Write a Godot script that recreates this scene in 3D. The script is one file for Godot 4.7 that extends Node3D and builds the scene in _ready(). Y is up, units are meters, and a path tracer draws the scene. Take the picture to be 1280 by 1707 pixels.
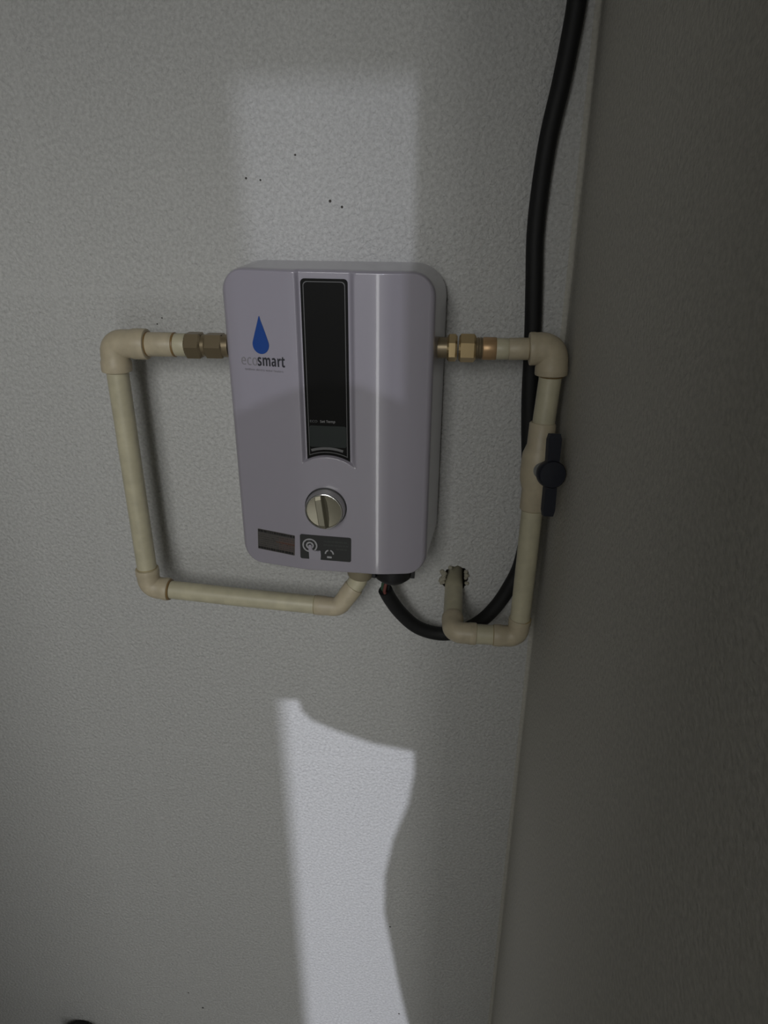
extends Node3D

# ---------------------------------------------------------------- helpers
var used_names := {}
var mat := {}

func numbered(called: String) -> String:
	var n: int = used_names.get(called, 0)
	used_names[called] = n + 1
	return called if n == 0 else "%s_%03d" % [called, n]

func begin() -> SurfaceTool:
	var st := SurfaceTool.new()
	st.begin(Mesh.PRIMITIVE_TRIANGLES)
	return st

func obj(called: String, st: SurfaceTool, m: Material, parent: Node = self, tangents := false) -> MeshInstance3D:
	if tangents:
		st.generate_tangents()
	var o := MeshInstance3D.new()
	o.mesh = st.commit()
	o.material_override = m
	o.name = numbered(called) if parent == self else called
	o.cast_shadow = GeometryInstance3D.SHADOW_CASTING_SETTING_ON
	parent.add_child(o, true)
	return o

func struct(called: String, st: SurfaceTool, m: Material) -> MeshInstance3D:
	var o := obj(called, st, m)
	o.set_meta("kind", "structure")
	return o

func thing(called: String, label: String, category: String, at := Vector3.ZERO, group := "") -> Node3D:
	var o := Node3D.new()
	o.name = numbered(called)
	add_child(o, true)
	o.position = at
	o.set_meta("label", label)
	o.set_meta("category", category)
	if group:
		o.set_meta("group", group)
	return o

# four corners, counter-clockwise seen from the front
func quad(st: SurfaceTool, a: Vector3, b: Vector3, c: Vector3, d: Vector3, n := Vector3.ZERO) -> void:
	if n == Vector3.ZERO:
		n = (b - a).cross(c - a).normalized()
	elif (c - a).cross(d - b).dot(n) < 0:
		var swap := b
		b = d
		d = swap
	for v in [a, c, b, a, d, c]:
		st.set_normal(n)
		st.set_uv(Vector2(v.x + v.z, v.y))
		st.add_vertex(v)

func box(st: SurfaceTool, lo: Vector3, hi: Vector3) -> void:
	var p := []
	for i in 8:
		p.append(Vector3(hi.x if i & 1 else lo.x, hi.y if i & 2 else lo.y, hi.z if i & 4 else lo.z))
	quad(st, p[4], p[5], p[7], p[6])
	quad(st, p[1], p[0], p[2], p[3])
	quad(st, p[5], p[1], p[3], p[7])
	quad(st, p[0], p[4], p[6], p[2])
	quad(st, p[6], p[7], p[3], p[2])
	quad(st, p[0], p[1], p[5], p[4])

# a box with bevelled long edges, in the axes of a transform
func bevel_box(st: SurfaceTool, t: Transform3D, half: Vector3, b: float) -> void:
	var ring := func(e: Vector3, z: float) -> Array:
		return [Vector3(-e.x + b, -e.y, z), Vector3(e.x - b, -e.y, z), Vector3(e.x, -e.y + b, z), Vector3(e.x, e.y - b, z),
			Vector3(e.x - b, e.y, z), Vector3(-e.x + b, e.y, z), Vector3(-e.x, e.y - b, z), Vector3(-e.x, -e.y + b, z)]
	var small := half - Vector3(b, b, 0)
	var rings := [ring.call(small, -half.z), ring.call(half, -half.z + b), ring.call(half, half.z - b), ring.call(small, half.z)]
	for k in 3:
		for i in 8:
			var j := (i + 1) % 8
			quad(st, t * rings[k][i], t * rings[k][j], t * rings[k + 1][j], t * rings[k + 1][i])
	for i in range(1, 7):
		quad(st, t * rings[3][0], t * rings[3][i], t * rings[3][i + 1], t * rings[3][i + 1])
		quad(st, t * rings[0][0], t * rings[0][i + 1], t * rings[0][i], t * rings[0][i])

# a round bar of changing radius along a path; crisp where its outline bends sharply
func tube(st: SurfaceTool, path: Array, radii: Array, segs := 28, squash := 1.0) -> void:
	var n := path.size()
	var tan_ := []
	for i in n:
		var k := i
		var d := Vector3.ZERO
		var a := i - 1
		while a >= 0 and path[a].distance_to(path[i]) < 1e-6:
			a -= 1
		var b := i + 1
		while b < n and path[b].distance_to(path[i]) < 1e-6:
			b += 1
		if a >= 0:
			d += (path[i] - path[a]).normalized()
		if b < n:
			d += (path[b] - path[i]).normalized()
		tan_.append(d.normalized())
	var u: Vector3 = tan_[0].cross(Vector3.UP if absf(tan_[0].y) < 0.9 else Vector3.RIGHT).normalized()
	var us := []
	for i in n:
		if i > 0:
			u = (u - tan_[i] * u.dot(tan_[i])).normalized()
		us.append(u)
	var ang := []
	for i in n - 1:
		var l: float = path[i + 1].distance_to(path[i])
		ang.append(atan2(radii[i] - radii[i + 1], l))
	for i in n - 1:
		var a0: float = ang[i]
		var a1: float = ang[i]
		if i > 0 and absf(ang[i - 1] - ang[i]) < 0.8:
			a0 = (ang[i - 1] + ang[i]) / 2.0
		if i < n - 2 and absf(ang[i + 1] - ang[i]) < 0.8:
			a1 = (ang[i + 1] + ang[i]) / 2.0
		for s in segs:
			var v := []
			var nn := []
			for q in [[i, s, a0], [i + 1, s, a1], [i + 1, s + 1, a1], [i, s + 1, a0]]:
				var k: int = q[0]
				var f := TAU * float(q[1]) / segs
				var w: Vector3 = tan_[k].cross(us[k])
				var r: Vector3 = us[k] * cos(f) + w * sin(f) * squash
				v.append(path[k] + r * radii[k])
				nn.append((r * cos(q[2]) + tan_[k] * sin(q[2])).normalized())
			for e in [0, 1, 2, 0, 2, 3]:
				st.set_normal(nn[e])
				st.set_uv(Vector2(float(s) / segs, float(i) / n))
				st.add_vertex(v[e])

# a straight turned piece: profile of Vector2(radius, distance along the axis)
func lathe(st: SurfaceTool, at: Vector3, axis: Vector3, profile: Array, segs := 32) -> void:
	var path := []
	var radii := []
	for p in profile:
		path.append(at + axis.normalized() * p.y)
		radii.append(p.x)
	tube(st, path, radii, segs)

func socket(st: SurfaceTool, a: Vector3, b: Vector3, r: float, lip := 0.0012) -> void:
	var l := a.distance_to(b)
	lathe(st, a, b - a, [Vector2(0, 0), Vector2(r - lip, 0), Vector2(r - lip * 0.3, lip * 0.35), Vector2(r, lip), Vector2(r, l - lip), Vector2(r - lip * 0.3, l - lip * 0.35), Vector2(r - lip, l), Vector2(0, l)])

# a moulded elbow: two sockets and the bend between them
func elbow(st: SurfaceTool, a: Vector3, corner: Vector3, b: Vector3, r: float, rim: float, bend: float) -> void:
	var d0 := (corner - a).normalized()
	var d1 := (b - corner).normalized()
	var turn := d0.angle_to(d1)
	var cut := bend * tan(turn / 2.0)
	var p0 := corner - d0 * cut
	var p1 := corner + d1 * cut
	var path := [a, a, a + d0 * 0.0004, a + d0 * 0.0015]
	var radii := [0.0, rim - 0.0013, rim - 0.0004, rim]
	path.append(a + d0 * (p0.distance_to(a) * 0.55)); radii.append(rim)
	path.append(a + d0 * (p0.distance_to(a) * 0.72)); radii.append(r)
	for i in 13:
		var t := i / 12.0
		path.append(p0.lerp(corner, t).lerp(corner.lerp(p1, t), t))
		radii.append(r)
	path.append(b - d1 * (p1.distance_to(b) * 0.72)); radii.append(r)
	path.append(b - d1 * (p1.distance_to(b) * 0.55)); radii.append(rim)
	path.append_array([b - d1 * 0.0015, b - d1 * 0.0004, b, b])
	radii.append_array([rim, rim - 0.0004, rim - 0.0013, 0.0])
	tube(st, path, radii, 32)

# a six-sided nut with chamfered ends
func hex(st: SurfaceTool, a: Vector3, b: Vector3, across: float, phase: float) -> void:
	var ax := (b - a).normalized()
	var u := Vector3(0, 0, 1)
	u = (u - ax * u.dot(ax)).normalized()
	var w := ax.cross(u)
	var R := across / 2.0 / cos(PI / 6.0)
	var c := 0.0018
	var l := a.distance_to(b)
	var rows := [[0.0, across * 0.44, true], [0.0, across * 0.47, true], [c, R, false], [l - c, R, false], [l, across * 0.47, true], [l, across * 0.44, true]]
	var at := func(row: Array, i: int) -> Vector3:
		var f := phase + TAU * i / 24.0
		var rad: float = row[1]
		if not row[2]:
			rad = across / 2.0 / cos(fposmod(f - phase, PI / 3.0) - PI / 6.0)
		return a + ax * row[0] + (u * cos(f) + w * sin(f)) * rad
	for k in rows.size() - 1:
		for i in 24:
			quad(st, at.call(rows[k], i), at.call(rows[k], i + 1), at.call(rows[k + 1], i + 1), at.call(rows[k + 1], i))
	for i in range(1, 23):
		quad(st, at.call(rows[0], 0), at.call(rows[0], i + 1), at.call(rows[0], i), at.call(rows[0], i))
		quad(st, at.call(rows[5], 0), at.call(rows[5], i), at.call(rows[5], i + 1), at.call(rows[5], i + 1))

# a flat plate cut to an outline (counter-clockwise), from z0 to z1, uv over its bounds
func plate(st: SurfaceTool, outline: PackedVector2Array, z0: float, z1: float) -> void:
	if Geometry2D.is_polygon_clockwise(outline):
		outline.reverse()
	var lo := outline[0]
	var hi := outline[0]
	for p in outline:
		lo = lo.min(p)
		hi = hi.max(p)
	var tri := Geometry2D.triangulate_polygon(outline)
	for k in range(0, tri.size(), 3):
		var a := outline[tri[k]]
		var b := outline[tri[k + 1]]
		var c := outline[tri[k + 2]]
		if (b - a).cross(c - a) < 0:
			var s := b
			b = c
			c = s
		for z in [z1, z0]:
			for p in ([a, c, b] if z == z1 else [a, b, c]):
				st.set_normal(Vector3(0, 0, 1 if z == z1 else -1))
				st.set_uv(Vector2((p.x - lo.x) / (hi.x - lo.x), (hi.y - p.y) / (hi.y - lo.y)))
				st.add_vertex(Vector3(p.x, p.y, z))
	for i in outline.size():
		var p := outline[i]
		var q := outline[(i + 1) % outline.size()]
		quad(st, Vector3(p.x, p.y, z0), Vector3(q.x, q.y, z0), Vector3(q.x, q.y, z1), Vector3(p.x, p.y, z1))

func rounded(lo: Vector2, hi: Vector2, r: float) -> PackedVector2Array:
	var out := PackedVector2Array()
	for c in [[Vector2(hi.x - r, hi.y - r), 0.0], [Vector2(lo.x + r, hi.y - r), 90.0], [Vector2(lo.x + r, lo.y + r), 180.0], [Vector2(hi.x - r, lo.y + r), 270.0]]:
		for i in 7:
			var f := deg_to_rad(c[1] + 15.0 * i)
			out.append(c[0] + Vector2(cos(f), sin(f)) * r)
	return out

func arc_band(c: Vector2, r0: float, r1: float, from: float, to: float) -> PackedVector2Array:
	var out := PackedVector2Array()
	var n := 36
	for i in n + 1:
		var f := deg_to_rad(lerpf(from, to, float(i) / n))
		out.append(c + Vector2(cos(f), sin(f)) * r1)
	for i in n + 1:
		var f := deg_to_rad(lerpf(to, from, float(i) / n))
		out.append(c + Vector2(cos(f), sin(f)) * r0)
	return out

# lettering of a wanted width and height, standing on at (its lower left corner)
func lettering(called: String, text: String, weight: int, at: Vector3, size: Vector2, tilt: float, m: Material, parent: Node) -> void:
	var t := TextMesh.new()
	var f := SystemFont.new()
	f.font_names = PackedStringArray(["Droid Sans"])
	f.font_weight = weight
	t.font = f
	t.text = text
	t.font_size = 64
	t.pixel_size = 0.01
	t.depth = 0.02
	t.curve_step = 1.0
	var box_ := t.get_aabb()
	var o := MeshInstance3D.new()
	o.mesh = t
	o.material_override = m
	o.name = called
	var k := Vector3(size.x / box_.size.x, size.y / box_.size.y, 0.012)
	var turn := Basis.from_euler(Vector3(0, tilt, 0))
	o.transform = Transform3D(turn * Basis.from_scale(k), at - turn * (Vector3(box_.position.x, box_.position.y, 0) * k))
	parent.add_child(o, true)

func plain(name_: String, c: Color, rough: float, metal := 0.0) -> StandardMaterial3D:
	var m := StandardMaterial3D.new()
	m.resource_name = name_
	m.albedo_color = c.linear_to_srgb()
	m.roughness = rough
	m.metallic = metal
	mat[name_] = m
	return m

func noise_tex(size: int, freq: float, octaves: int, seed_: int, lo: float, hi: float) -> NoiseTexture2D:
	var n := FastNoiseLite.new()
	n.noise_type = FastNoiseLite.TYPE_SIMPLEX_SMOOTH
	n.seed = seed_
	n.frequency = freq
	n.fractal_octaves = octaves
	n.fractal_gain = 0.55
	var t := NoiseTexture2D.new()
	t.width = size
	t.height = size
	t.seamless = true
	t.seamless_blend_skirt = 0.03
	t.noise = n
	var g := Gradient.new()
	g.set_color(0, Color(lo, lo, lo))
	g.set_color(1, Color(hi, hi, hi))
	t.color_ramp = g
	return t

func materials() -> void:
	# painted plaster: fine grain relief and faint mottling
	var grain := noise_tex(2048, 0.05, 4, 7, 0.0, 1.0)
	var mottle := noise_tex(2048, 0.06, 4, 21, 0.86, 1.0)
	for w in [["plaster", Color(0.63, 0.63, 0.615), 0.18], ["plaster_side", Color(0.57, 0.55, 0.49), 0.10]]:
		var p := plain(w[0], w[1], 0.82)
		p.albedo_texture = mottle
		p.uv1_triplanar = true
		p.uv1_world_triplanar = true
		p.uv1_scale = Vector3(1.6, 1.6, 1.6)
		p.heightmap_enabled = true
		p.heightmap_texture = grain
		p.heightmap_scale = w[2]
	plain("floor", Color(0.45, 0.43, 0.39), 0.7)
	plain("bounce_white", Color(0.80, 0.80, 0.77), 0.85)  # unseen walls and ceiling, made pale to bounce light into the room
	plain("ground", Color(0.42, 0.41, 0.38), 0.9)
	plain("wood", Color(0.35, 0.33, 0.30), 0.6)
	var c := plain("cover", Color(0.315, 0.297, 0.34), 0.28)
	c.clearcoat_enabled = true
	c.clearcoat = 0.6
	c.clearcoat_roughness = 0.06
	plain("hand_grey", Color(0.32, 0.305, 0.345), 0.4)
	plain("panel", Color(0.004, 0.004, 0.0035), 0.45).metallic_specular = 0.22
	plain("panel_line", Color(0.10, 0.10, 0.10), 0.4)
	plain("panel_window", Color(0.014, 0.019, 0.017), 0.4).metallic_specular = 0.35
	plain("panel_text", Color(0.30, 0.30, 0.30), 0.6)
	plain("blue", Color(0.012, 0.055, 0.24), 0.35)
	plain("ink", Color(0.02, 0.02, 0.025), 0.5)
	plain("ink_grey", Color(0.20, 0.19, 0.20), 0.5)
	plain("sticker", Color(0.018, 0.019, 0.018), 0.5)
	plain("sticker_line", Color(0.030, 0.034, 0.030), 0.5)
	plain("sticker_mark", Color(0.36, 0.36, 0.37), 0.5)
	plain("chrome", Color(0.30, 0.28, 0.215), 0.36, 0.75)
	plain("chrome_edge", Color(0.80, 0.80, 0.78), 0.12, 1.0)
	plain("chrome_dull", Color(0.50, 0.50, 0.48), 0.35, 0.8)
	var pv := plain("pipe", Color(0.62, 0.575, 0.41), 0.42)
	pv.albedo_texture = noise_tex(512, 0.012, 4, 5, 0.88, 1.0)
	pv.uv1_triplanar = true
	pv.uv1_scale = Vector3(6, 6, 6)
	var fit := plain("fitting", Color(0.60, 0.52, 0.37), 0.45)
	fit.albedo_texture = pv.albedo_texture
	fit.uv1_triplanar = true
	fit.uv1_scale = Vector3(9, 9, 9)
	plain("glue", Color(0.23, 0.145, 0.055), 0.4)
	plain("glue_pale", Color(0.42, 0.33, 0.17), 0.4)
	plain("brass_dull", Color(0.25, 0.20, 0.125), 0.36, 0.55)
	plain("brass", Color(0.66, 0.50, 0.27), 0.38, 0.85)
	plain("copper", Color(0.52, 0.34, 0.18), 0.4, 0.5)
	plain("olive", Color(0.24, 0.21, 0.14), 0.6)
	var cb := plain("cable", Color(0.004, 0.004, 0.0045), 0.65)
	plain("cable_wire", Color(0.16, 0.05, 0.04), 0.5)
	plain("cable_green", Color(0.03, 0.07, 0.04), 0.5)
	plain("black", Color(0.008, 0.008, 0.009), 0.5)
	plain("handle", Color(0.011, 0.013, 0.022), 0.5)
	plain("stem", Color(0.30, 0.31, 0.31), 0.5)
	plain("hole", Color(0.05, 0.045, 0.035), 0.95)
	plain("mortar", Color(0.34, 0.32, 0.25), 0.95)
	plain("dirt", Color(0.06, 0.055, 0.05), 0.9)
	var fr := plain("frosted", Color(0.8, 0.8, 0.8), 0.9)
	fr.backlight_enabled = true
	fr.backlight = Color(0.5, 0.5, 0.5)
	plain("sun_blocker_dark", Color(0.10, 0.10, 0.12), 0.95)  # dark sheet of the unseen sun blocker
	var gl := plain("sun_dimmer_glass", Color(0.5, 0.55, 0.6), 0.05)
	gl.transparency = BaseMaterial3D.TRANSPARENCY_ALPHA
	gl.albedo_color.a = PANE_ALPHA  # unseen pane, tinted to weaken the sun on the upper wall
	var wg := plain("window_glass", Color(0.9, 0.9, 0.9), 0.05)
	wg.transparency = BaseMaterial3D.TRANSPARENCY_ALPHA
	wg.albedo_color.a = 0.08
	# the small print of the warning label
	var im := Image.create(256, 144, false, Image.FORMAT_RGB8)
	im.fill(Color(0.34, 0.33, 0.31))
	im.fill_rect(Rect2i(150, 30, 106, 90), Color(0.38, 0.33, 0.31))
	var rng := RandomNumberGenerator.new()
	rng.seed = 11
	for row in 9:
		var bold := row == 0 or row == 8
		var x := 4
		while x < 246:
			var w := rng.randi_range(6, 22)
			var v := 0.10 if bold else 0.24 + rng.randf() * 0.07
			if row == 4 and x > 110:
				im.fill_rect(Rect2i(x, 6 + row * 15, w, 8), Color(0.36, 0.22, 0.16))
			else:
				im.fill_rect(Rect2i(x, 3 + row * 15, w, 17 if bold else 7), Color(v, v, v))
			x += w + rng.randi_range(2, 5)
	var wl := plain("warning_print", Color(1, 1, 1), 0.5)
	wl.albedo_color = Color(0.9, 0.88, 0.88)
	wl.albedo_texture = ImageTexture.create_from_image(im)

# ---------------------------------------------------------------- the light
const SUN_TOWARDS := Vector3(-0.02, 0.30, 1.0)
const SUN_ENERGY := 0.52
const UNSEEN_PANEL_ENERGY := 1.92  # broad unseen light on the heater wall
const UNSEEN_STRIP_ENERGY := 0.40  # narrow unseen light for the heater ridge highlight
const SKY_ENERGY := 0.5
const EXPOSURE := 0.98
const PANE_ALPHA := 0.72

func _ready() -> void:
	var cam := Camera3D.new()
	cam.name = "camera"
	cam.keep_aspect = Camera3D.KEEP_HEIGHT
	cam.fov = 73.65
	cam.near = 0.02
	cam.position = Vector3(0.1184, 1.64, 0.714)
	cam.rotation_degrees = Vector3(-24.5, 6.0, 0)
	add_child(cam)
	cam.current = true

	var env := Environment.new()
	env.background_mode = Environment.BG_SKY
	var sky := Sky.new()
	var sm := ProceduralSkyMaterial.new()
	sm.sky_top_color = Color(0.55, 0.65, 0.80)
	sm.sky_horizon_color = Color(0.80, 0.83, 0.86)
	sm.ground_bottom_color = Color(0.45, 0.44, 0.42)
	sm.ground_horizon_color = Color(0.70, 0.70, 0.68)
	sky.sky_material = sm
	env.sky = sky
	env.background_energy_multiplier = SKY_ENERGY
	env.tonemap_mode = Environment.TONE_MAPPER_LINEAR
	env.tonemap_exposure = EXPOSURE
	env.sdfgi_enabled = true
	env.ssao_enabled = true
	env.ssil_enabled = true
	var we := WorldEnvironment.new()
	we.name = "world"
	we.environment = env
	add_child(we)

	var sun := DirectionalLight3D.new()
	sun.name = "sun"
	sun.light_color = Color(0.93, 0.94, 1.0)
	sun.light_energy = SUN_ENERGY
	sun.light_angular_distance = 0.27
	sun.shadow_enabled = true
	sun.sky_mode = DirectionalLight3D.SKY_MODE_LIGHT_ONLY
	add_child(sun)
	sun.look_at_from_position(SUN_TOWARDS * 3.0, Vector3.ZERO)

	# out of view: broad panel softly lighting the wall, narrow strip for the ridge highlight
	for d in [[Vector3(-0.185, 2.30, 2.38), Vector2(0.83, 0.96), UNSEEN_PANEL_ENERGY], [Vector3(0.02, 0.85, 2.38), Vector2(0.12, 1.66), UNSEEN_STRIP_ENERGY]]:
		var day := AreaLight3D.new()
		day.name = "unseen_daylight"
		day.area_size = d[1]
		day.light_energy = d[2]
		day.light_color = Color(1.0, 1.0, 0.99)
		day.area_range = 12.0
		day.area_attenuation = 2.0
		day.shadow_enabled = true
		add_child(day, true)
		day.position = d[0]

	materials()
	build_room()
	build_heater()
	build_left_run()
	build_right_run()
	build_cable()
	build_hidden_bits()

# ---------------------------------------------------------------- the setting
const CORNER := 0.2265
const HOLE := Vector2(0.1276, 1.2285)

func build_room() -> void:
	# the wall the heater hangs on, with a ragged hole where the pipe goes in
	var st := begin()
	var rng := RandomNumberGenerator.new()
	rng.seed = 3
	var n := 40
	var hole := []
	var sq := []
	for i in n:
		var f := TAU * i / n
		var r := 0.0142 + rng.randf() * 0.0022
		if sin(f) > 0.35 and cos(f) > -0.35:
			r += 0.003
		hole.append(Vector3(HOLE.x + cos(f) * r * 1.06, HOLE.y + sin(f) * r, 0))
		var s := 0.06 / maxf(absf(cos(f)), absf(sin(f)))
		sq.append(Vector3(HOLE.x + cos(f) * s, HOLE.y + sin(f) * s, 0))
	for i in n:
		var j := (i + 1) % n
		quad(st, hole[i], sq[i], sq[j], hole[j], Vector3(0, 0, 1))
	var x0 := HOLE.x - 0.06
	var x1 := HOLE.x + 0.06
	var y0 := HOLE.y - 0.06
	var y1 := HOLE.y + 0.06
	for r in [[-2.4, x0, 0.0, 2.8], [x1, CORNER + 0.01, 0.0, 2.8], [x0, x1, 0.0, y0], [x0, x1, y1, 2.8]]:
		quad(st, Vector3(r[0], r[2], 0), Vector3(r[1], r[2], 0), Vector3(r[1], r[3], 0), Vector3(r[0], r[3], 0))
	box(st, Vector3(-2.5, 0, -0.2), Vector3(CORNER + 0.12, 2.8, -0.07))
	var wall := struct("wall_back", st, mat.plaster)
	st = begin()
	for i in n:
		var j := (i + 1) % n
		var back := Vector3(0, 0, -0.069)
		quad(st, hole[i], hole[j], hole[j] + back, hole[i] + back)
		quad(st, Vector3(HOLE.x, HOLE.y, -0.069), hole[i] + back, hole[j] + back, hole[j] + back)
	obj("hole_lining", st, mat.hole, wall)
	# crumbs of mortar round the pipe
	st = begin()
	for i in 22:
		var f := deg_to_rad(rng.randf_range(-20, 215))
		var r := rng.randf_range(0.0125, 0.019)
		var c := Vector3(HOLE.x + cos(f) * r, HOLE.y + sin(f) * r, 0.0005)
		if f > deg_to_rad(45) and f < deg_to_rad(105):
			continue
		var s := rng.randf_range(0.0018, 0.0042)
		var path := []
		var rad := []
		var ax := Vector3(rng.randf_range(-1, 1), rng.randf_range(-1, 1), rng.randf_range(-0.4, 0.4)).normalized()
		for k in 6:
			path.append(c + ax * s * (k / 2.5 - 1.0))
			rad.append(s * sqrt(maxf(0.0, 1.0 - pow(k / 2.5 - 1.0, 2.0))) * rng.randf_range(0.7, 1.1))
		tube(st, path, rad, 9)
	obj("mortar_crumbs", st, mat.mortar, wall).set_meta("kind", "stuff")
	# specks of dirt on the paint
	st = begin()
	for p in [[-0.0089, 1.6394, 2.0], [0.0026, 1.6342, 1.8], [0.053, 0.5874, 2.2], [0.0694, 0.3618, 2.6], [-0.2855, 0.3134, 3.0], [-0.3075, 0.3533, 2.0], [-0.0409, 1.6791, 1.4], [-0.0761, 1.6578, 1.4], [-0.0901, 1.6594, 1.6], [-0.1925, 1.5269, 1.2], [-0.1986, 1.5206, 1.2], [0.02, 0.36, 1.3]]:
		var s: float = p[2] * 0.0006
		tube(st, [Vector3(p[0], p[1], 0), Vector3(p[0], p[1], 0.0001), Vector3(p[0], p[1], s * 0.4), Vector3(p[0], p[1], s * 0.5)], [s * 1.2, s, s * 0.6, 0.0], 8)
	obj("dirt_specks", st, mat.dirt, wall).set_meta("kind", "stuff")

	st = begin()
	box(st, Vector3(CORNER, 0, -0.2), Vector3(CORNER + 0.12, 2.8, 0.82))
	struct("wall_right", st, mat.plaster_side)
	# rounded plaster seam in the corner
	st = begin()
	var R := 0.005
	for i in 8:
		var a := PI / 2 * i / 8
		var b := PI / 2 * (i + 1) / 8
		var p := func(f: float, y: float) -> Vector3: return Vector3(CORNER - R + R * sin(f), y, R - R * cos(f))
		var pn := func(f: float) -> Vector3: return Vector3(-sin(f), 0, cos(f))
		var v := [p.call(a, 0.0), p.call(b, 0.0), p.call(b, 2.8), p.call(a, 2.8)]
		var nn := [pn.call(a), pn.call(b), pn.call(b), pn.call(a)]
		for e in [0, 2, 1, 0, 3, 2]:
			st.set_normal(nn[e])
			st.add_vertex(v[e])
	struct("trim_1", st, mat.plaster_side)

	st = begin()
	box(st, Vector3(-1.3, 0, -0.2), Vector3(-1.2, 2.8, 0.82))
	struct("wall_left", st, mat.bounce_white)
	st = begin()
	box(st, Vector3(-2.5, -0.1, -0.2), Vector3(1.6, 0, 2.6))
	struct("floor", st, mat.floor)
	st = begin()
	box(st, Vector3(-2.5, 2.8, -0.2), Vector3(CORNER + 0.12, 2.9, 0.82))
	struct("ceiling", st, mat.bounce_white)
	# unseen walls, doorway and outer room behind the camera, placed to shape the daylight
	st = begin()
	box(st, Vector3(-2.5, 0, 0.82), Vector3(-0.47, 2.8, 0.90))
	box(st, Vector3(-0.47, 2.03, 0.82), Vector3(0.071, 2.8, 0.90))
	box(st, Vector3(0.071, 0, 0.82), Vector3(CORNER + 0.12, 2.8, 0.90))
	struct("unseen_wall_front", st, mat.bounce_white)  # out of view, jamb placed to shade the right of the wall
	st = begin()
	box(st, Vector3(-2.5, 0, 2.4), Vector3(-0.61, 3.2, 2.5))
	box(st, Vector3(-0.61, 2.80, 2.4), Vector3(0.28, 3.2, 2.5))
	box(st, Vector3(0.28, 0, 2.4), Vector3(1.6, 3.2, 2.5))
	box(st, Vector3(-0.240, 0, 2.4), Vector3(-0.200, 2.8, 2.5))
	box(st, Vector3(-2.5, 0, 0.90), Vector3(-2.4, 3.2, 2.4))
	box(st, Vector3(1.5, 0, 0.90), Vector3(1.6, 3.2, 2.4))
	box(st, Vector3(-2.5, 2.8, 0.82), Vector3(1.6, 3.2, 0.90))
	box(st, Vector3(CORNER + 0.12, 0, 0.82), Vector3(1.6, 2.8, 0.90))
	struct("unseen_wall_outer", st, mat.plaster)  # out of view, its opening set for the daylight
	st = begin()
	box(st, Vector3(-2.5, 3.2, 0.82), Vector3(1.6, 3.3, 2.5))
	struct("ceiling_1", st, mat.plaster)  # out of view, closes the outer room over the light opening
	st = begin()
	box(st, Vector3(0.25, 0, 2.43), Vector3(0.28, 2.80, 2.47))
	box(st, Vector3(-0.200, 1.85, 2.44), Vector3(0.28, 1.88, 2.46))
	box(st, Vector3(-0.200, 0.0, 2.44), Vector3(0.28, 0.06, 2.46))
	var door := struct("unseen_door_1", st, mat.wood)  # unseen frame, set round the opening the sun comes through
	st = begin()
	quad(st, Vector3(-0.200, 1.88, 2.45), Vector3(0.28, 1.88, 2.45), Vector3(0.28, 2.80, 2.45), Vector3(-0.200, 2.80, 2.45))
	obj("unseen_sun_dimmer", st, mat.sun_dimmer_glass, door)  # out of view, dims the sun reaching the upper wall
	st = begin()
	box(st, Vector3(-0.61, 0.0, 2.44), Vector3(-0.240, 2.80, 2.45))
	struct("unseen_window_1", st, mat.frosted)  # unseen panel behind the area light, keeping direct sun off the left
	# unseen dark sheet, cut to shape the edges of the sun patches
	st = begin()
	plate(st, PackedVector2Array([Vector2(0.0251, 2.8000), Vector2(0.0251, 2.1564), Vector2(0.0241, 2.1664), Vector2(-0.0181, 2.1818), Vector2(-0.0476, 2.1828), Vector2(-0.0737, 2.1775), Vector2(-0.1066, 2.1653), Vector2(-0.1406, 2.1506), Vector2(-0.1956, 2.1206), Vector2(-0.1995, 1.7556), Vector2(-0.1495, 1.7556), Vector2(-0.1207, 1.7571), Vector2(-0.1167, 1.7381), Vector2(-0.1034, 1.7238), Vector2(-0.0708, 1.7091), Vector2(-0.0215, 1.6916), Vector2(0.0361, 1.6824), Vector2(0.0368, 1.6411), Vector2(0.0293, 1.5834), Vector2(0.0083, 1.5086), Vector2(-0.0041, 1.4300), Vector2(-0.0050, 1.3478), Vector2(0.0067, 1.2620), Vector2(0.0192, 1.1705), Vector2(0.0369, 1.0615), Vector2(0.2500, 1.0000), Vector2(0.2500, 2.8000)]), 2.418, 2.424)
	obj("unseen_sun_blocker", st, mat.sun_blocker_dark, door)
	st = begin()
	box(st, Vector3(-1.8, -0.05, 6.0), Vector3(-0.219, 4.6, 6.2))
	box(st, Vector3(-0.219, 3.60, 6.0), Vector3(1.2, 4.6, 6.2))
	struct("unseen_edge_blocker", st, mat.plaster)  # out of view, placed to cut the left and top of the sun patches
	st = begin()
	box(st, Vector3(-12, -0.2, 2.6), Vector3(12, -0.05, 30))
	struct("ground", st, mat.ground)

# ---------------------------------------------------------------- the heater
const HEATER_AT := Vector3(-0.0008, 1.4335, 0)
const FACE := Vector2(0.0925, 0.1485)
const ARC_C := Vector2(-0.002, -0.0645)
const ARC_R := 0.042

func smooth(x: float, a: float, b: float) -> float:
	return smoothstep(a, b, x)

func softmin(a: float, b: float, k: float) -> float:
	var h := clampf(0.5 + 0.5 * (b - a) / k, 0.0, 1.0)
	return lerpf(b, a, h) - k * h * (1.0 - h)

func face_plane(x: float) -> float:
	var l := 0.0925 + (x + 0.028) * 0.185
	var m := 0.0925 + (x + 0.028) * 0.02
	var r := 0.0941 - (x - 0.05) * 0.17
	return softmin(softmin(l, m, 0.0012), r, 0.0020)

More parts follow.
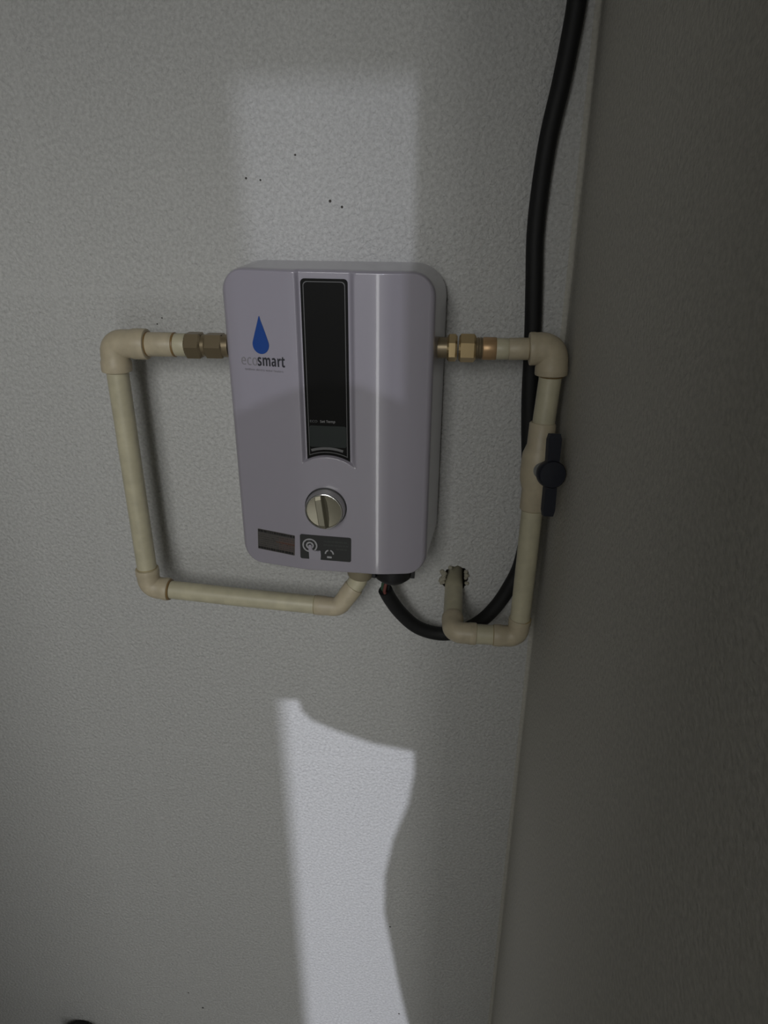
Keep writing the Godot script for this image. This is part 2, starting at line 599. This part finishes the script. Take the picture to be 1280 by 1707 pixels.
func face_z(x: float, y: float) -> float:
	var z := face_plane(x)
	var g := smooth(x, -0.0275, -0.0232) * (1.0 - smooth(x, 0.0215, 0.0272))
	g *= smooth(Vector2(x, y).distance_to(ARC_C), ARC_R, ARC_R + 0.0022) if y > ARC_C.y else 0.0
	return z - 0.0042 * g

func build_heater() -> void:
	var h := thing("water_heater", "white electric water heater with blue drop emblem and chrome knob on the plaster wall", "water heater", HEATER_AT)
	h.rotation.z = -0.007
	# grid of the face: columns crowd round the groove and the ridge, rows round the arc
	var cols := []
	var x := -1.0
	while x < 1.0:
		cols.append(x)
		var px := x * FACE.x
		var fine := absf(px + 0.0255) < 0.004 or absf(px - 0.0245) < 0.005 or absf(px - 0.05) < 0.004
		x += (0.00045 if fine else 0.0022) / FACE.x
	cols.append(1.0)
	var mid := []
	var t := 1.0
	while t > -1.0:
		mid.append(t)
		var py := t * FACE.y
		t -= (0.0006 if py > -0.037 and py < -0.018 else 0.004) / FACE.y
	mid.append(-1.0)
	var arc := 8
	# the outline of one level: for each row its height and half width
	var rows := func(hw: float, hh: float, r: float) -> Array:
		var out := []
		for i in arc:
			var f := PI / 2 * (1.0 - float(i) / arc)
			out.append(Vector2(hw - r + r * cos(f), hh - r + r * sin(f)))
		for m in mid:
			out.append(Vector2(hw, m * (hh - r)))
		for i in range(1, arc + 1):
			var f := PI / 2 * float(i) / arc
			out.append(Vector2(hw - r + r * cos(f), -(hh - r + r * sin(f))))
		return out
	var st := begin()
	var fr: Array = rows.call(FACE.x, FACE.y, 0.0145)
	var nr := fr.size()
	var nc := cols.size()
	# the face
	var verts := []
	var norms := []
	for j in nr:
		var vr := PackedVector3Array()
		var nn := PackedVector3Array()
		for i in nc:
			var px: float = cols[i] * fr[j].x
			var py: float = fr[j].y
			vr.append(Vector3(px, py, face_z(px, py)))
			var e := 0.0003
			nn.append(Vector3(face_z(px - e, py) - face_z(px + e, py), face_z(px, py - e) - face_z(px, py + e), 2 * e).normalized())
		verts.append(vr)
		norms.append(nn)
	for j in nr - 1:
		for i in nc - 1:
			var q := [[j, i], [j + 1, i], [j + 1, i + 1], [j, i + 1]]
			for e in [0, 2, 1, 0, 3, 2]:
				st.set_normal(norms[q[e][0]][q[e][1]])
				st.add_vertex(verts[q[e][0]][q[e][1]])
	# the sides: rings from the wall up to the rim of the face
	var ring := func(hw: float, hh: float, r: float) -> PackedVector2Array:
		var rr: Array = rows.call(hw, hh, r)
		var out := PackedVector2Array()
		for i in nc:
			out.append(Vector2(cols[i] * rr[0].x, rr[0].y))
		for j in range(1, nr - 1):
			out.append(rr[j])
		for i in nc:
			out.append(Vector2(cols[nc - 1 - i] * rr[nr - 1].x, rr[nr - 1].y))
		for j in range(nr - 2, 0, -1):
			out.append(Vector2(-rr[j].x, rr[j].y))
		return out
	var rim: PackedVector2Array = ring.call(FACE.x, FACE.y, 0.0145)
	var rings := []
	for l in [[0.0, 0.1065, 0.1525, 0.031], [0.3, 0.1050, 0.1522, 0.030], [0.65, 0.1020, 0.1518, 0.027]]:
		var pts := PackedVector3Array()
		var o: PackedVector2Array = ring.call(l[1], l[2], l[3])
		for i in o.size():
			pts.append(Vector3(o[i].x, o[i].y, lerpf(0.012, face_z(rim[i].x, rim[i].y) - 0.008, l[0])))
		rings.append(pts)
	for k in 9:
		var f := PI / 2 * k / 8.0
		var o: PackedVector2Array = ring.call(FACE.x + 0.0062 * cos(f), FACE.y + 0.0028 * cos(f), 0.0145 + 0.008 * cos(f))
		var pts := PackedVector3Array()
		for i in o.size():
			pts.append(Vector3(o[i].x, o[i].y, face_z(rim[i].x, rim[i].y) - 0.008 * (1.0 - sin(f))))
		rings.append(pts)
	var np := rim.size()
	var rn := []
	for k in rings.size():
		var nn := PackedVector3Array()
		for i in np:
			var a: Vector3 = rings[k][(i + 1) % np] - rings[k][(i + np - 1) % np]
			var b: Vector3 = rings[mini(k + 1, rings.size() - 1)][i] - rings[maxi(k - 1, 0)][i]
			var v := b.cross(a).normalized()
			if v.dot(Vector3(rim[i].x, rim[i].y, 0.05)) < 0:
				v = -v
			if k == rings.size() - 1:
				v = (v + Vector3(0, 0, 1)).normalized()
			nn.append(v)
		rn.append(nn)
	for k in rings.size() - 1:
		for i in np:
			var j := (i + 1) % np
			var q := [[k, i], [k + 1, i], [k + 1, j], [k, j]]
			for e in [0, 2, 1, 0, 3, 2]:
				st.set_normal(rn[q[e][0]][q[e][1]])
				st.add_vertex(rings[q[e][0]][q[e][1]])
	obj("cover", st, mat.cover, h)
	st = begin()
	plate(st, rounded(Vector2(-0.1050, -0.1510), Vector2(0.1050, 0.1510), 0.030), 0.0, 0.013)
	obj("back_plate", st, mat.cover, h)

	# black display panel in the groove, its foot cut by the arc
	var outline := func(inset: float, foot: float) -> PackedVector2Array:
		var lo := Vector2(-0.0220 + inset, 0)
		var hi := Vector2(0.0204 - inset, 0.1437 - inset)
		var r := 0.0035
		var out := PackedVector2Array()
		for c in [[Vector2(hi.x - r, hi.y - r), 0.0], [Vector2(lo.x + r, hi.y - r), 90.0]]:
			for i in 6:
				var f := deg_to_rad(c[1] + 18.0 * i)
				out.append(c[0] + Vector2(cos(f), sin(f)) * r)
		for i in 17:
			var px := lerpf(lo.x, hi.x, i / 16.0)
			out.append(Vector2(px, ARC_C.y + sqrt(pow(ARC_R + foot, 2) - pow(px - ARC_C.x, 2))))
		return out
	var pz := face_plane(0.0) - 0.0048
	st = begin()
	plate(st, outline.call(0.0, 0.0018), pz, pz + 0.0022)
	var panel := obj("display_panel", st, mat.panel, h)
	st = begin()
	var a: PackedVector2Array = outline.call(0.0022, 0.0045)
	var b: PackedVector2Array = outline.call(0.0028, 0.0052)
	for i in a.size():
		var j := (i + 1) % a.size()
		var q := func(p: Vector2) -> Vector3: return Vector3(p.x, p.y, pz + 0.0024)
		quad(st, q.call(a[i]), q.call(a[j]), q.call(b[j]), q.call(b[i]), Vector3(0, 0, 1))
	obj("panel_line", st, mat.panel_line, panel)
	st = begin()
	plate(st, rounded(Vector2(-0.0190, -0.0125), Vector2(0.0172, 0.0090), 0.002), pz + 0.0021, pz + 0.0024)
	obj("display_window", st, mat.panel_window, panel)
	st = begin()
	plate(st, arc_band(ARC_C, ARC_R + 0.0075, ARC_R + 0.0100, 72, 108), pz + 0.0021, pz + 0.0025)
	obj("display_arc", st, mat.panel_line, panel)
	lettering("display_text", "Set Temp", 400, Vector3(-0.0080, 0.0115, pz + 0.0024), Vector2(0.0145, 0.0031), 0, mat.panel_text, panel)
	lettering("display_text", "ECO", 400, Vector3(-0.0178, 0.0123, pz + 0.0024), Vector2(0.0070, 0.0022), 0, mat.panel_line, panel)

	# the blue drop, the name under it and the line of small print
	var tilt := -atan(0.185)
	var zl := func(px: float) -> float: return face_plane(px) + 0.0003
	var slope := Node3D.new()
	st = begin()
	var drop := PackedVector2Array()
	for i in 33:
		var f := deg_to_rad(-205.0 + 230.0 * i / 32.0)
		drop.append(Vector2(cos(f) * 0.0083, sin(f) * 0.0086 - 0.0085))
	for p in [Vector2(0.0052, 0.0025), Vector2(0.0030, 0.0085), Vector2(0.0013, 0.0135), Vector2(0.0003, 0.0172), Vector2(-0.0003, 0.0172), Vector2(-0.0013, 0.0135), Vector2(-0.0030, 0.0085), Vector2(-0.0052, 0.0025)]:
		drop.append(p)
	plate(st, drop, -0.0002, 0.0003)
	var d := obj("logo_drop", st, mat.blue, h)
	d.position = Vector3(-0.0625, 0.0925, zl.call(-0.0625))
	d.rotation = Vector3(0, tilt, 0)
	slope.free()
	lettering("logo_lettering", "eco", 400, Vector3(-0.0835, 0.0640, zl.call(-0.0835)), Vector2(0.0166, 0.0074), tilt, mat.ink_grey, h)
	lettering("logo_lettering", "smart", 700, Vector3(-0.0668, 0.0640, zl.call(-0.0668)), Vector2(0.0276, 0.0098), tilt, mat.ink, h)
	lettering("logo_tagline", "tankless electric water heaters", 400, Vector3(-0.0805, 0.0592, zl.call(-0.0805)), Vector2(0.0395, 0.0021), tilt, mat.ink_grey, h)

	# knob
	var kc := Vector3(-0.0045, -0.0757, face_plane(-0.0045))
	st = begin()
	lathe(st, kc - Vector3(0, 0, 0.001), Vector3(0, 0, 1), [Vector2(0, 0), Vector2(0.0214, 0), Vector2(0.0214, 0.0016), Vector2(0.0206, 0.0018), Vector2(0, 0.0018)], 64)
	obj("knob_base", st, mat.black, h)
	st = begin()
	lathe(st, kc, Vector3(0, 0, 1), [Vector2(0.0203, 0.0), Vector2(0.0203, 0.003), Vector2(0.0192, 0.0100), Vector2(0.0191, 0.0107), Vector2(0.0186, 0.0112), Vector2(0.0178, 0.0113)], 72)
	var knob := obj("knob", st, mat.chrome_dull, h)
	st = begin()
	lathe(st, kc, Vector3(0, 0, 1), [Vector2(0.0193, 0.0098), Vector2(0.01925, 0.0108), Vector2(0.0187, 0.0114), Vector2(0.0180, 0.0115)], 72)
	obj("knob_rim", st, mat.chrome_edge, knob)
	st = begin()
	lathe(st, kc, Vector3(0, 0, 1), [Vector2(0.0182, 0.0111), Vector2(0.0176, 0.0098), Vector2(0.010, 0.0086), Vector2(0, 0.0082)], 72)
	obj("knob_face", st, mat.chrome, knob)
	st = begin()
	var gt := Transform3D(Basis.from_euler(Vector3(0, 0, 0.11)), kc + Vector3(-0.0022, 0, 0.0105))
	# grip bar: steep left flank, gently rounded top, soft right flank
	var prof := [Vector2(-0.0052, -0.0025), Vector2(-0.0046, 0.0036), Vector2(-0.0040, 0.0042), Vector2(0.0016, 0.0042), Vector2(0.0023, 0.0036), Vector2(0.0040, -0.0002), Vector2(0.0062, -0.0022)]
	for k in prof.size() - 1:
		for s in 10:
			var u0 := -1.0 + s / 5.0
			var u1 := -1.0 + (s + 1) / 5.0
			var v := []
			for c in [[k, u0], [k + 1, u0], [k + 1, u1], [k, u1]]:
				var p: Vector2 = prof[c[0]]
				var len_ := sqrt(maxf(0.0, 0.0180 * 0.0180 - (p.x - 0.0022) * (p.x - 0.0022)))
				var dip: float = 0.0 if absf(c[1]) < 0.85 else 0.0012
				v.append(gt * Vector3(p.x, c[1] * len_, p.y - (dip if p.y > 0 else 0.0)))
			quad(st, v[0], v[1], v[2], v[3])
	for e in [-1.0, 1.0]:
		for k in range(1, prof.size() - 1):
			var v := []
			for i in [0, k, k + 1]:
				var p: Vector2 = prof[i]
				var len_ := sqrt(maxf(0.0, 0.0180 * 0.0180 - (p.x - 0.0022) * (p.x - 0.0022)))
				v.append(gt * Vector3(p.x, e * len_, p.y - (0.0012 if p.y > 0 else 0.0)))
			quad(st, v[0], v[1], v[2], v[2])
	obj("knob_grip", st, mat.chrome, knob)

	# warning label on the sloping left part
	st = begin()
	plate(st, rounded(Vector2(-0.0210, -0.0118), Vector2(0.0210, 0.0118), 0.0006), -0.0003, 0.0002)
	var wl := obj("warning_label", st, mat.warning_print, h)
	wl.position = Vector3(-0.0600, -0.1215, zl.call(-0.0600))
	wl.basis = Basis.from_euler(Vector3(0, tilt, 0)) * Basis.from_euler(Vector3(0, 0, -0.055))
	# black label with the touch mark
	var st2 := begin()
	plate(st2, rounded(Vector2(-0.0269, -0.0141), Vector2(0.0269, 0.0141), 0.002), -0.0002, 0.0002)
	var bl := obj("instruction_label", st2, mat.sticker, h)
	bl.position = Vector3(-0.0062, -0.1222, face_plane(-0.0062) + 0.0003)
	bl.rotation = Vector3(0, -0.02, -0.018)
	for r in [[0.0066, 0.0079], [0.0027, 0.0041]]:
		st = begin()
		plate(st, arc_band(Vector2(-0.0165, 0.0020), r[0], r[1], -50, 290), 0.0001, 0.0004)
		obj("touch_ring", st, mat.sticker_mark, bl)
	st = begin()
	plate(st, PackedVector2Array([Vector2(-0.0174, -0.0143), Vector2(-0.0176, -0.0075), Vector2(-0.0182, -0.0010), Vector2(-0.0178, 0.0022), Vector2(-0.0164, 0.0030), Vector2(-0.0148, 0.0022), Vector2(-0.0144, -0.0030), Vector2(-0.0130, -0.0034), Vector2(-0.0118, -0.0030), Vector2(-0.0114, -0.0046),
		Vector2(-0.0102, -0.0042), Vector2(-0.0090, -0.0034), Vector2(-0.0082, -0.0050), Vector2(-0.0068, -0.0032), Vector2(-0.0054, -0.0036), Vector2(-0.0050, -0.0090), Vector2(-0.0054, -0.0143)]), 0.0001, 0.0005)
	obj("hand_mark", st, mat.hand_grey, bl)
	st = begin()
	plate(st, arc_band(Vector2(0.0040, -0.0062), 0.0034, 0.0048, -5, 75), 0.0001, 0.0004)
	plate(st, arc_band(Vector2(0.0040, -0.0062), 0.0034, 0.0048, 105, 185), 0.0001, 0.0004)
	plate(st, rounded(Vector2(0.0015, -0.0112), Vector2(0.0065, -0.0092), 0.0004), 0.0001, 0.0004)
	obj("gauge_mark", st, mat.sticker_mark, bl)
	st = begin()
	var rng := RandomNumberGenerator.new()
	rng.seed = 5
	for row in 3:
		var px := -0.002 if row < 2 else 0.011
		while px < 0.023:
			var w := rng.randf_range(0.002, 0.004)
			plate(st, rounded(Vector2(px, 0.0072 - row * 0.0042), Vector2(px + w, 0.0090 - row * 0.0042), 0.0002), 0.0001, 0.0003)
			px += w + 0.0008
	obj("label_print", st, mat.sticker_line, bl)

	# black cable gland under the heater
	st = begin()
	lathe(st, Vector3(0.0605, -0.1500, 0.047), Vector3(0, -1, 0), [Vector2(0, 0), Vector2(0.0215, 0), Vector2(0.0215, 0.0220), Vector2(0.0205, 0.0255), Vector2(0.0150, 0.0305), Vector2(0.0080, 0.0325), Vector2(0, 0.0325)], 40)
	box(st, Vector3(0.0790, -0.1755, 0.041), Vector3(0.0850, -0.1500, 0.053))
	obj("cable_gland", st, mat.black, h)
	st = begin()
	lathe(st, Vector3(0.0268, -0.1480, 0.047), Vector3(-0.12, -1, 0), [Vector2(0, 0), Vector2(0.0145, 0), Vector2(0.0145, 0.0290), Vector2(0.0132, 0.0315), Vector2(0, 0.0315)], 32)
	obj("inlet_fitting", st, mat.olive, h)
	st = begin()
	bevel_box(st, Transform3D(Basis.IDENTITY, Vector3(0.0405, -0.1640, 0.058)), Vector3(0.0022, 0.0090, 0.004), 0.0006)
	obj("gland_screw", st, mat.black, h)

# ---------------------------------------------------------------- pipes
func seam(parent: Node, at: Vector3, axis: Vector3, r: float, wide := 0.0016, m: Material = null) -> void:
	var st := begin()
	lathe(st, at - axis.normalized() * wide / 2, axis, [Vector2(r * 0.9, 0), Vector2(r, wide * 0.15), Vector2(r + 0.0004, wide * 0.5), Vector2(r, wide * 0.85), Vector2(r * 0.9, wide)], 32)
	obj("glue_ring", st, m if m else mat.glue, parent)

func build_left_run() -> void:
	var z := 0.055
	var y := 1.5100
	var root := thing("water_pipe", "cream plastic water pipe looping down left of the heater and back under it", "pipe", Vector3(-0.22, 1.2, 0))
	var base := root.position
	var at := func(x_: float, y_: float, z_ := 0.055) -> Vector3: return Vector3(x_, y_, z_) - base
	var st := begin()
	var c1: Vector3 = at.call(-0.2222, y)
	elbow(st, at.call(-0.1868, y), c1, at.call(-0.2231, 1.4822), 0.0140, 0.0151, 0.0110)
	obj("elbow", st, mat.fitting, root)
	st = begin()
	socket(st, at.call(-0.1880, y), at.call(-0.1585, y), 0.0118)
	obj("adapter", st, mat.fitting, root)
	seam(root, at.call(-0.1864, y), Vector3.RIGHT, 0.0120, 0.0022)
	seam(root, at.call(-0.1588, y), Vector3.RIGHT, 0.0117, 0.0030)
	st = begin()
	socket(st, at.call(-0.1610, y), at.call(-0.1440, y), 0.0112)
	obj("collar", st, mat.pipe, root)
	st = begin()
	hex(st, at.call(-0.1468, y), at.call(-0.1300, y), 0.0236, 0.0)
	obj("union_nut", st, mat.brass_dull, root).set_meta("label", "dull brass nut")
	st = begin()
	lathe(st, at.call(-0.1310, y), Vector3.RIGHT, [Vector2(0, 0), Vector2(0.0106, 0), Vector2(0.0106, 0.006), Vector2(0, 0.006)])
	hex(st, at.call(-0.1268, y), at.call(-0.1080, y), 0.0225, 0.0)
	lathe(st, at.call(-0.1090, y), Vector3.RIGHT, [Vector2(0, 0), Vector2(0.0110, 0), Vector2(0.0110, 0.006), Vector2(0, 0.006)])
	obj("brass_adapter", st, mat.brass_dull, root)
	var c2: Vector3 = at.call(-0.2262, 1.2290)
	st = begin()
	tube(st, [at.call(-0.2229, 1.4860), at.call(-0.2245, 1.37), at.call(-0.2259, 1.2500)], [0.0110, 0.0110, 0.0110])
	obj("pipe", st, mat.pipe, root)
	seam(root, at.call(-0.2231, 1.4818), Vector3(0.01, 1, 0), 0.0116, 0.0012)
	st = begin()
	elbow(st, at.call(-0.2260, 1.2540), c2, at.call(-0.2025, 1.2268), 0.0128, 0.0133, 0.0135)
	obj("elbow", st, mat.fitting, root)
	seam(root, at.call(-0.2018, 1.2267), Vector3(1, -0.05, 0), 0.0121, 0.0026)
	seam(root, at.call(-0.2260, 1.2550), Vector3(0, 1, 0), 0.0114, 0.0010, mat.glue_pale)
	st = begin()
	tube(st, [at.call(-0.2045, 1.2268), at.call(-0.1186, 1.2215), at.call(-0.0280, 1.2170)], [0.0106, 0.0106, 0.0106])
	obj("pipe", st, mat.pipe, root)
	st = begin()
	elbow(st, at.call(-0.0305, 1.2171), at.call(-0.0030, 1.2155), at.call(0.0150, 1.2420, 0.0505), 0.0108, 0.0113, 0.0140)
	obj("elbow", st, mat.fitting, root)
	seam(root, at.call(-0.0308, 1.2171), Vector3(1, 0, 0), 0.0108, 0.0008, mat.glue_pale)
	st = begin()
	tube(st, [at.call(0.0120, 1.2376, 0.0510), at.call(0.0190, 1.2490, 0.0490), at.call(0.0262, 1.2740, 0.0470)], [0.0104, 0.0104, 0.0104])
	obj("pipe", st, mat.pipe, root)

func build_right_run() -> void:
	var root := thing("water_pipe", "cream plastic water pipe with dark blue valve handle in the corner right of the heater", "pipe", Vector3(0.2, 1.2, 0))
	var base := root.position
	var at := func(x_: float, y_: float, z_ := 0.055) -> Vector3: return Vector3(x_, y_, z_) - base
	var y := 1.5125
	var st := begin()
	lathe(st, at.call(0.1000, y), Vector3.RIGHT, [Vector2(0, 0), Vector2(0.0100, 0), Vector2(0.0100, 0.016), Vector2(0, 0.016)])
	obj("brass_nipple", st, mat.brass_dull, root)
	st = begin()
	hex(st, at.call(0.1095, y), at.call(0.1190, y), 0.0225, PI / 6)
	obj("lock_nut", st, mat.brass, root)
	st = begin()
	hex(st, at.call(0.1205, y), at.call(0.1365, y), 0.0232, PI / 6)
	obj("union_nut", st, mat.brass, root).set_meta("label", "shiny brass nut")
	st = begin()
	var thread := []
	for i in 7:
		thread.append(Vector2(0.0098 if i % 2 else 0.0104, 0.0013 * i))
	lathe(st, at.call(0.1358, y), Vector3.RIGHT, thread)
	obj("thread", st, mat.brass_dull, root)
	st = begin()
	socket(st, at.call(0.1425, y), at.call(0.1560, y), 0.0106)
	obj("adapter", st, mat.copper, root).set_meta("label", "copper toned adapter")
	st = begin()
	socket(st, at.call(0.1548, y), at.call(0.1675, y), 0.0100)
	obj("collar", st, mat.pipe, root)
	st = begin()
	socket(st, at.call(0.1670, y), at.call(0.1862, 1.5130), 0.0103)
	obj("coupling", st, mat.fitting, root)
	seam(root, at.call(0.1876, 1.5130), Vector3.RIGHT, 0.0102, 0.0030)
	st = begin()
	elbow(st, at.call(0.1862, 1.5130), at.call(0.2080, 1.5140), at.call(0.2086, 1.4890, 0.0565), 0.0150, 0.0154, 0.0120)
	obj("elbow", st, mat.fitting, root)
	seam(root, at.call(0.2086, 1.4884, 0.0566), Vector3.UP, 0.0120, 0.0014)
	st = begin()
	tube(st, [at.call(0.2086, 1.4930, 0.0565), at.call(0.2068, 1.4650, 0.060), at.call(0.2052, 1.4420, 0.063)], [0.0108, 0.0108, 0.0108])
	obj("pipe", st, mat.pipe, root)
	# ball valve: end sockets, swollen body, stem, two-armed handle
	var vt: Vector3 = at.call(0.2048, 1.4440, 0.0625)
	var vb: Vector3 = at.call(0.2012, 1.3560, 0.0735)
	var ax := vb - vt
	st = begin()
	var l := ax.length()
	lathe(st, vt, ax, [Vector2(0, 0), Vector2(0.0118, 0), Vector2(0.0128, 0.0012), Vector2(0.0128, 0.022), Vector2(0.0142, 0.026), Vector2(0.0160, 0.031), Vector2(0.0164, 0.040), Vector2(0.0160, 0.056), Vector2(0.0142, 0.063), Vector2(0.0128, 0.067), Vector2(0.0126, l - 0.001), Vector2(0.0116, l), Vector2(0, l)], 36)
	var valve := obj("ball_valve", st, mat.fitting, root)
	var hub: Vector3 = at.call(0.2108, 1.4085, 0.1080)
	var body: Vector3 = at.call(0.2032, 1.3985, 0.0680)
	st = begin()
	lathe(st, body, hub - body, [Vector2(0.0085, 0.010), Vector2(0.0085, 0.026), Vector2(0.0075, 0.030), Vector2(0.0060, 0.038)], 24)
	obj("valve_stem", st, mat.stem, valve)
	st = begin()
	var out := (hub - body).normalized()
	lathe(st, hub - out * 0.006, out, [Vector2(0, 0), Vector2(0.0118, 0), Vector2(0.0131, 0.002), Vector2(0.0131, 0.010), Vector2(0.0118, 0.012), Vector2(0, 0.0126)], 32)
	# the arms lie along the pipe and flare outwards
	var along := (ax - out * ax.dot(out)).normalized()
	var side := along.cross(out).normalized()
	for e in [[1.0, 0.0395, 0.0058], [-1.0, 0.0375, 0.0064]]:
		var bs := Basis(side, along * e[0], out * signf(1.0 if side.cross(along * e[0]).dot(out) > 0 else -1.0))
		var n := 7
		for k in n:
			var u0: float = e[1] * k / n
			var u1: float = e[1] * (k + 1) / n
			var w0 := lerpf(0.0052, e[2], u0 / e[1])
			var w1 := lerpf(0.0052, e[2], u1 / e[1])
			if k == n - 1:
				w1 *= 0.75
			var d0 := lerpf(0.0045, 0.0036, u0 / e[1])
			var d1 := lerpf(0.0045, 0.0036, u1 / e[1])
			var p := func(s: float, u: float, w: float, d: float) -> Vector3: return hub + side * s * w + along * e[0] * u + out * d
			quad(st, p.call(-1, u0, w0, d0), p.call(1, u0, w0, d0), p.call(1, u1, w1, d1), p.call(-1, u1, w1, d1), out)
			quad(st, p.call(-1, u0, w0, -d0), p.call(1, u0, w0, -d0), p.call(1, u1, w1, -d1), p.call(-1, u1, w1, -d1), -out)
			quad(st, p.call(1, u0, w0, -d0), p.call(1, u0, w0, d0), p.call(1, u1, w1, d1), p.call(1, u1, w1, -d1), side)
			quad(st, p.call(-1, u0, w0, -d0), p.call(-1, u0, w0, d0), p.call(-1, u1, w1, d1), p.call(-1, u1, w1, -d1), -side)
			if k == n - 1:
				quad(st, p.call(-1, u1, w1, -d1), p.call(1, u1, w1, -d1), p.call(1, u1, w1, d1), p.call(-1, u1, w1, d1), along * e[0])
	obj("valve_handle", st, mat.handle, valve).set_meta("label", "dark blue two-armed valve handle")
	seam(root, vb, ax, 0.0112, 0.0012, mat.glue_pale)
	st = begin()
	tube(st, [at.call(0.2013, 1.3600, 0.0730), at.call(0.2000, 1.30, 0.0795), at.call(0.1983, 1.2310, 0.0850)], [0.0106, 0.0106, 0.0106])
	obj("pipe", st, mat.pipe, root)
	st = begin()
	elbow(st, at.call(0.1984, 1.2340, 0.0848), at.call(0.1972, 1.2115, 0.0860), at.call(0.1712, 1.2115, 0.0862), 0.0114, 0.0120, 0.0115)
	obj("elbow", st, mat.fitting, root)
	seam(root, at.call(0.1984, 1.2336, 0.0848), Vector3.UP, 0.0115, 0.0012, mat.glue_pale)
	st = begin()
	tube(st, [at.call(0.1740, 1.2115, 0.0862), at.call(0.1500, 1.2117, 0.0862)], [0.0108, 0.0108])
	obj("pipe", st, mat.pipe, root)
	seam(root, at.call(0.1712, 1.2115, 0.0862), Vector3.RIGHT, 0.0110, 0.0010, mat.glue_pale)
	st = begin()
	elbow(st, at.call(0.1535, 1.2117, 0.0862), at.call(0.1272, 1.2120, 0.0862), at.call(0.1272, 1.2150, 0.0600), 0.0116, 0.0121, 0.0125)
	obj("elbow", st, mat.fitting, root)
	st = begin()
	tube(st, [at.call(0.1272, 1.2146, 0.0640), at.call(0.1274, 1.2200, 0.03), at.call(0.1276, 1.2262, -0.045)], [0.0106, 0.0106, 0.0106])
	obj("pipe", st, mat.pipe, root)

# ---------------------------------------------------------------- cable
func build_cable() -> void:
	var pts := [[0.2030, 2.2, 0.012], [0.2042, 1.95, 0.011], [0.2050, 1.8149, 0.010], [0.2050, 1.7909, 0.010], [0.2028, 1.7661, 0.010], [0.1983, 1.7316, 0.010], [0.1919, 1.6929, 0.010], [0.1883, 1.6519, 0.0105], [0.1872, 1.6113, 0.011], [0.1897, 1.5685, 0.012], [0.1922, 1.5291, 0.012], [0.1938, 1.4937, 0.012], [0.1952, 1.4568, 0.012], [0.1980, 1.4182, 0.012], [0.2030, 1.3649, 0.013], [0.2062, 1.3084, 0.014],
		[0.2017, 1.2636, 0.016], [0.1928, 1.2367, 0.018], [0.1784, 1.2073, 0.019], [0.1602, 1.1844, 0.020], [0.1361, 1.1689, 0.021], [0.1111, 1.1652, 0.022], [0.0858, 1.1755, 0.026], [0.0666, 1.1976, 0.032], [0.0545, 1.2215, 0.040], [0.0495, 1.2360, 0.045]]
	var root := thing("power_cable", "thick black power cable hanging down the wall corner and curving up under the heater", "cable", Vector3(0.2, 1.2, 0))
	var curve := Curve3D.new()
	curve.bake_interval = 0.004
	for i in pts.size():
		var a: Array = pts[maxi(i - 1, 0)]
		var b: Array = pts[mini(i + 1, pts.size() - 1)]
		var tan_ := (Vector3(b[0], b[1], b[2]) - Vector3(a[0], a[1], a[2])) / 6.0
		curve.add_point(Vector3(pts[i][0], pts[i][1], pts[i][2]) - root.position, -tan_, tan_)
	var path := Array(curve.get_baked_points())
	var radii := []
	for i in path.size():
		radii.append(0.0082)
	path.append(path[-1])
	radii.append(0.004)
	var st := begin()
	tube(st, path, radii, 24)
	obj("cable_jacket", st, mat.cable, root)
	var e := Vector3(0.0495, 1.2360, 0.045) - root.position
	for w in [[-0.0005, 0.0040, "cable_wire"], [0.0035, -0.0010, "cable"], [-0.0035, -0.0020, "cable_green"]]:
		st = begin()
		var o := Vector3(w[0], 0, w[1])
		tube(st, [e + o + Vector3(0.002, -0.006, 0), e + o + Vector3(0, 0.001, 0.001), e + o + Vector3(0.001, 0.008, 0.002), e + o * 0.6 + Vector3(0.005, 0.022, 0.002)], [0.0019, 0.0019, 0.0019, 0.0019], 12)
		obj("wire", st, mat[w[2]], root)

func build_hidden_bits() -> void:
	# the top of something dark that only just reaches into the lower left of the frame
	var st := begin()
	var c := Vector3(-0.53, 0.0, 0.035)
	tube(st, [c, c, c + Vector3(0, 0.002, 0), c + Vector3(0, 0.215, 0), c + Vector3(0, 0.229, 0), c + Vector3(0, 0.2325, 0), c + Vector3(0, 0.2325, 0)], [0.0, 0.030, 0.033, 0.034, 0.034, 0.0325, 0.0], 40)
	var o := obj("dark_container", st, mat.black)
	o.set_meta("label", "black rounded container top barely showing at the foot of the wall, lower left")
	o.set_meta("category", "container")
